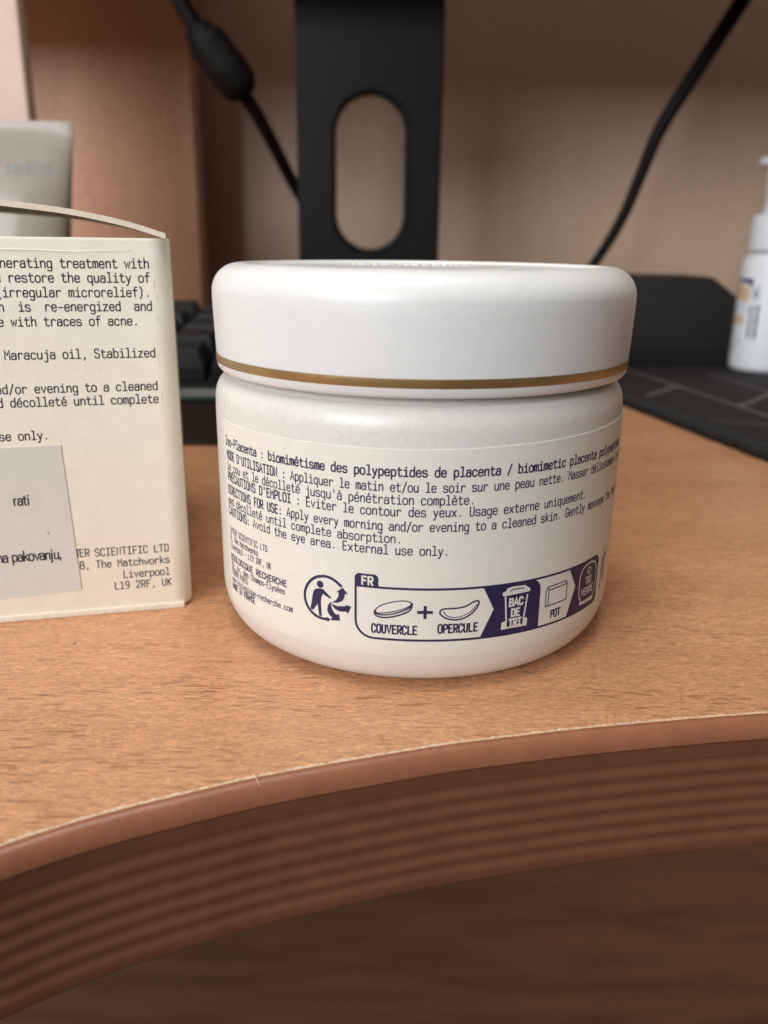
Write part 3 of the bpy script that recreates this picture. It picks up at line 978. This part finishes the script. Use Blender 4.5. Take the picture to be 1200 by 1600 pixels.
for r_ in range(5):
    for c_ in range(8):
        yy = ky0 + 19 + r_ * 19.5
        xx = kx0 + 13.5 + c_ * 19.05
        if proto is None:
            proto = build('key', kv, kf, M_KEY, kb)
            k_ = proto
        else:
            k_ = proto.copy()
            COL.objects.link(k_)
            k_.parent = kb
        k_.location = Vector((xx, yy, kz(yy) + 0.3)) * MM
        k_.rotation_euler = (ang, 0, 0)

# ------------------------------------------------------------------ mouse mat with thin grey triangles
mat = empty('mouse_mat', (150, 360, 0))
tag(mat, 'black cloth mouse mat printed with thin grey triangle lines', 'mouse mat')
e0, e1 = Vector((99.3, 338.6)), Vector((117.9, 248.7))
dr = (e1 - e0).normalized()
pr = Vector((-dr.y, dr.x))
A = e0 - dr * 150
B = e0 + dr * 150
C_, D_ = B + pr * 320, A + pr * 320
bm = bmesh.new()
q = [bm.verts.new((p.x - 150, p.y - 360, zz)) for zz in (0.1, 4.0) for p in (A, B, C_, D_)]
for idx in ((0, 1, 2, 3), (4, 5, 6, 7), (0, 1, 5, 4), (1, 2, 6, 5), (2, 3, 7, 6), (3, 0, 4, 7)):
    bm.faces.new([q[i] for i in idx])
bmesh.ops.recalc_face_normals(bm, faces=bm.faces)
bmesh.ops.bevel(bm, geom=[e for e in bm.edges if abs(e.verts[0].co.z - e.verts[1].co.z) > 1], offset=12, segments=6, affect='EDGES', profile=.5)
bmesh.ops.bevel(bm, geom=[e for e in bm.edges if e.verts[0].co.z > 3 and e.verts[1].co.z > 3], offset=0.8, segments=3, affect='EDGES', profile=.5)
bm.verts.index_update()
v = [tuple(p.co) for p in bm.verts]
f = [tuple(p.index for p in fc.verts) for fc in bm.faces]
bm.free()
cloth = build('mat_cloth', v, f, M_MAT, mat, smooth=True, auto=40)
# stitched rim: short oblique stitches wrapped over the edge
g = Geo()
L = (B - A).length - 30
k = 0
d = 15.0
while d < L:
    p = A + dr * d - pr * 0.25
    a_ = random.uniform(.5, 1.0)
    v, f = tube([(p.x - 150, p.y - 360, 0.5), (p.x - pr.x * .5 - 150 + dr.x * .7, p.y - pr.y * .5 - 360 + dr.y * .7, 2.4), (p.x + pr.x * 1.4 - 150 + dr.x * 1.2, p.y + pr.y * 1.4 - 360 + dr.y * 1.2, 4.2), (p.x + pr.x * 3.2 - 150 + dr.x * 1.6, p.y + pr.y * 3.2 - 360 + dr.y * 1.6, 4.0)], [.75 * a_ + .2] * 4, 6)
    g.add(v, f)
    d += 1.75
g.build('stitched_rim', M_MATE, mat, smooth=True)
P = Print(lambda u, w, e=0: (u - 150, w - 360, 4.012 + e))
for a, b_, w in (((112, 470), (123.5, 405.9), 2), ((123.5, 405.9), (137.6, 321.1), 2.1), ((137.6, 321.1), (143, 289), 2.1), ((108.7, 343.6), (130.6, 371), 2.6), ((137.6, 321.1), (160.9, 348.8), 2.4), ((160.9, 348.8), (186, 379), 2.4),
                 ((158, 406.6), (165.2, 358.8), 1.5), ((165.2, 358.8), (176, 300), 1.5), ((116.3, 293.8), (133.5, 285.9), 1.3), ((133.5, 285.9), (170, 270), 1.3), ((143, 289), (165.2, 358.8), 1.0), ((165, 359), (230, 330), 1.6)):
    P.line([a, b_], w * 0.7)
P.build('triangle_lines', M_MATL, cloth)

# ------------------------------------------------------------------ low black box with a slanted end
bb = empty('speaker_box', (140, 470, 4.1))
tag(bb, 'low matt black box with a slanted top corner behind the jar lid', 'box')
prof2 = [(-68, 0), (-68, 44), (30, 44), (68, 17), (68, 0)]
bm = bmesh.new()
va = [bm.verts.new((x, -20, z_)) for x, z_ in prof2]
vb = [bm.verts.new((x, 28, z_)) for x, z_ in prof2]
bm.faces.new(va)
bm.faces.new(vb[::-1])
for i in range(5):
    j = (i + 1) % 5
    bm.faces.new((va[i], va[j], vb[j], vb[i]))
bmesh.ops.recalc_face_normals(bm, faces=bm.faces)
bmesh.ops.bevel(bm, geom=bm.edges[:], offset=1.0, segments=3, affect='EDGES', profile=.5)
bm.verts.index_update()
v = [tuple(p.co) for p in bm.verts]
f = [tuple(p.index for p in fc.verts) for fc in bm.faces]
bm.free()
build('box_housing', v, f, M_BLACK, bb, smooth=True, auto=35)
g = Geo()
for k in range(4):
    v, f = bevel_box((-60 + k * 0.0, -20.35, 3.0 + k * 0.9), (60, -19.9, 3.4 + k * 0.9), 0)
    g.add(v, f)
g.build('front_grille', M_KBASE, bb)

# ------------------------------------------------------------------ white pump bottle
BX, BY = 189.5, 424.0
bt = empty('pump_bottle', (BX, BY, 4.05))
tag(bt, 'small white pump bottle with navy and peach print on the mouse mat', 'bottle')
RB = 15.4
bp = [(0, 0.3), (12.6, 0.0), (14.2, 0.5), (15.1, 1.7), (15.4, 3.2), (15.4, 50)] + [(11.0 + 4.4 * math.cos(R(a)), 50 + 6.5 * math.sin(R(a))) for a in range(15, 91, 15)] + [(9, 57.2), (9, 59)]
v, f = lathe(bp, 64)
bbody = build('bottle_body', v, f, M_BOT, bt, smooth=True, auto=50)
v, f = lathe([(8, 57.5), (13.6, 57.6), (13.8, 58.2), (13.2, 73.2), (12.6, 74), (6, 74.2)], 64)
build('collar', v, f, M_BOT, bt, smooth=True, auto=40)
v, f = lathe([(5, 74), (9.0, 74.3), (9.0, 75), (8.6, 84.0), (9.2, 84.8), (9.2, 95.2), (13.6, 96.2), (13.9, 97.6), (13.2, 99.3), (8, 100.2), (0, 100.4)], 48)
nz = build('pump_head', v, f, M_BOT, bt, smooth=True, auto=40)


def bot(s, z_, e=0.0):
    a = s / RB
    r = RB + 0.03 + e
    return (r * math.sin(a), -r * math.cos(a), z_)


def bs(px_frac):
    """angle-length for a point px_frac of the radius left(-)/right(+) of the axis as seen from the camera"""
    return RB * (math.asin(max(-1, min(1, px_frac))) + 0.0) - RB * math.atan2(BX, BY)


P = Print(bot)
P.poly([(bs(-.985), 44.6), (bs(-.55), 44.6), (bs(-.55), 40.2), (bs(-.7), 42.4), (bs(-.985), 43.4)])
P.text("10ML", bs(-.36), 34.5, 1.9, 2.4, .55, vertical=True)
for u in (-.50, -.32):
    z_ = 17
    while z_ < 32:
        L = random.uniform(.8, 2.2)
        P.line([(bs(u), z_), (bs(u), min(33, z_ + L))], random.uniform(.9, 1.5))
        z_ += L + .45
P.build('bottle_lettering', M_BNAVY, bbody)
P = Print(bot)
P.poly([(bs(-.985), 42.8), (bs(-.72), 41.5), (bs(-.6), 39.0), (bs(-.62), 33.5), (bs(-.985), 34.5)])
P.poly([(bs(-.985), 27.5), (bs(-.7), 27.2), (bs(-.66), 22.8), (bs(-.985), 22.5)])
P.build('peach_patches', M_BPEACH, bbody)
P = Print(bot)
for u, z_, a, b_ in ((-.8, 31.5, .8, .9), (-.65, 29.6, .6, 1.2), (-.95, 18.6, .8, 1.2), (-.78, 14.4, 1.6, .8), (-.9, 11.8, 1.2, .8)):
    P.line([(bs(u) - a, z_ - .3), (bs(u) + a, z_ + .6)], b_)
P.build('grey_drawing', M_BGREY, bbody)

# ------------------------------------------------------------------ white cosmetic tube, crimp up
tb = empty('cosmetic_tube', (-129, 300, 0))
tag(tb, 'white cosmetic tube standing on its cap with the flat crimp up behind the carton', 'tube')
v, f = [], []
NS = 64
lev = [(22, 15.2, 15.2), (35, 17.0, 14.4), (55, 19.3, 11.6), (75, 21.8, 7.4), (90, 23.8, 3.2), (95, 24.6, 1.2), (95.5, 24.7, 0.8), (99.7, 24.9, 0.7)]
for zz, a, b_ in lev:
    for k in range(NS):
        w = 2 * math.pi * k / NS
        v.append((a * math.sin(w), -b_ * math.cos(w), zz))
for i in range(len(lev) - 1):
    for k in range(NS):
        f.append((i * NS + k, i * NS + (k + 1) % NS, (i + 1) * NS + (k + 1) % NS, (i + 1) * NS + k))
f.append(tuple((len(lev) - 1) * NS + k for k in range(NS)))
tbody = build('tube_body', v, f, M_TUBE, tb, smooth=True, auto=50)
v, f = lathe([(0, 0.1), (14.6, 0.1), (15.2, 0.8), (15.6, 21), (15.0, 22), (5, 22.2)], 48)
build('cap', v, f, M_TCAP, tb, smooth=True, auto=40)
def tube_at(x, z_, e=0.0):
    for q0, q1 in zip(lev, lev[1:]):
        if q0[0] <= z_ <= q1[0]:
            t = (z_ - q0[0]) / (q1[0] - q0[0])
            a, b_ = q0[1] + (q1[1] - q0[1]) * t, q0[2] + (q1[2] - q0[2]) * t
            return (x, -b_ * math.sqrt(max(0, 1 - (x / a) ** 2)) - 0.12 - e, z_)


P = Print(tube_at)
for k in range(7):
    x = 3.5 + k * 2.2
    P.line([(x, 83.5), (x + .3, 86.2 - (k % 3) * .4)], 0.9 + (k % 2) * .5)
P.build('printed_name', M_TPRINT, tbody)

# ------------------------------------------------------------------ pale pink board at the far left
o = box('pink_notebook', (-186, 346, 0.1), (-136.5, 354, 232), 1.2, M_PINK)
tag(o, 'pale pink notebook standing upright behind the white tube', 'notebook')
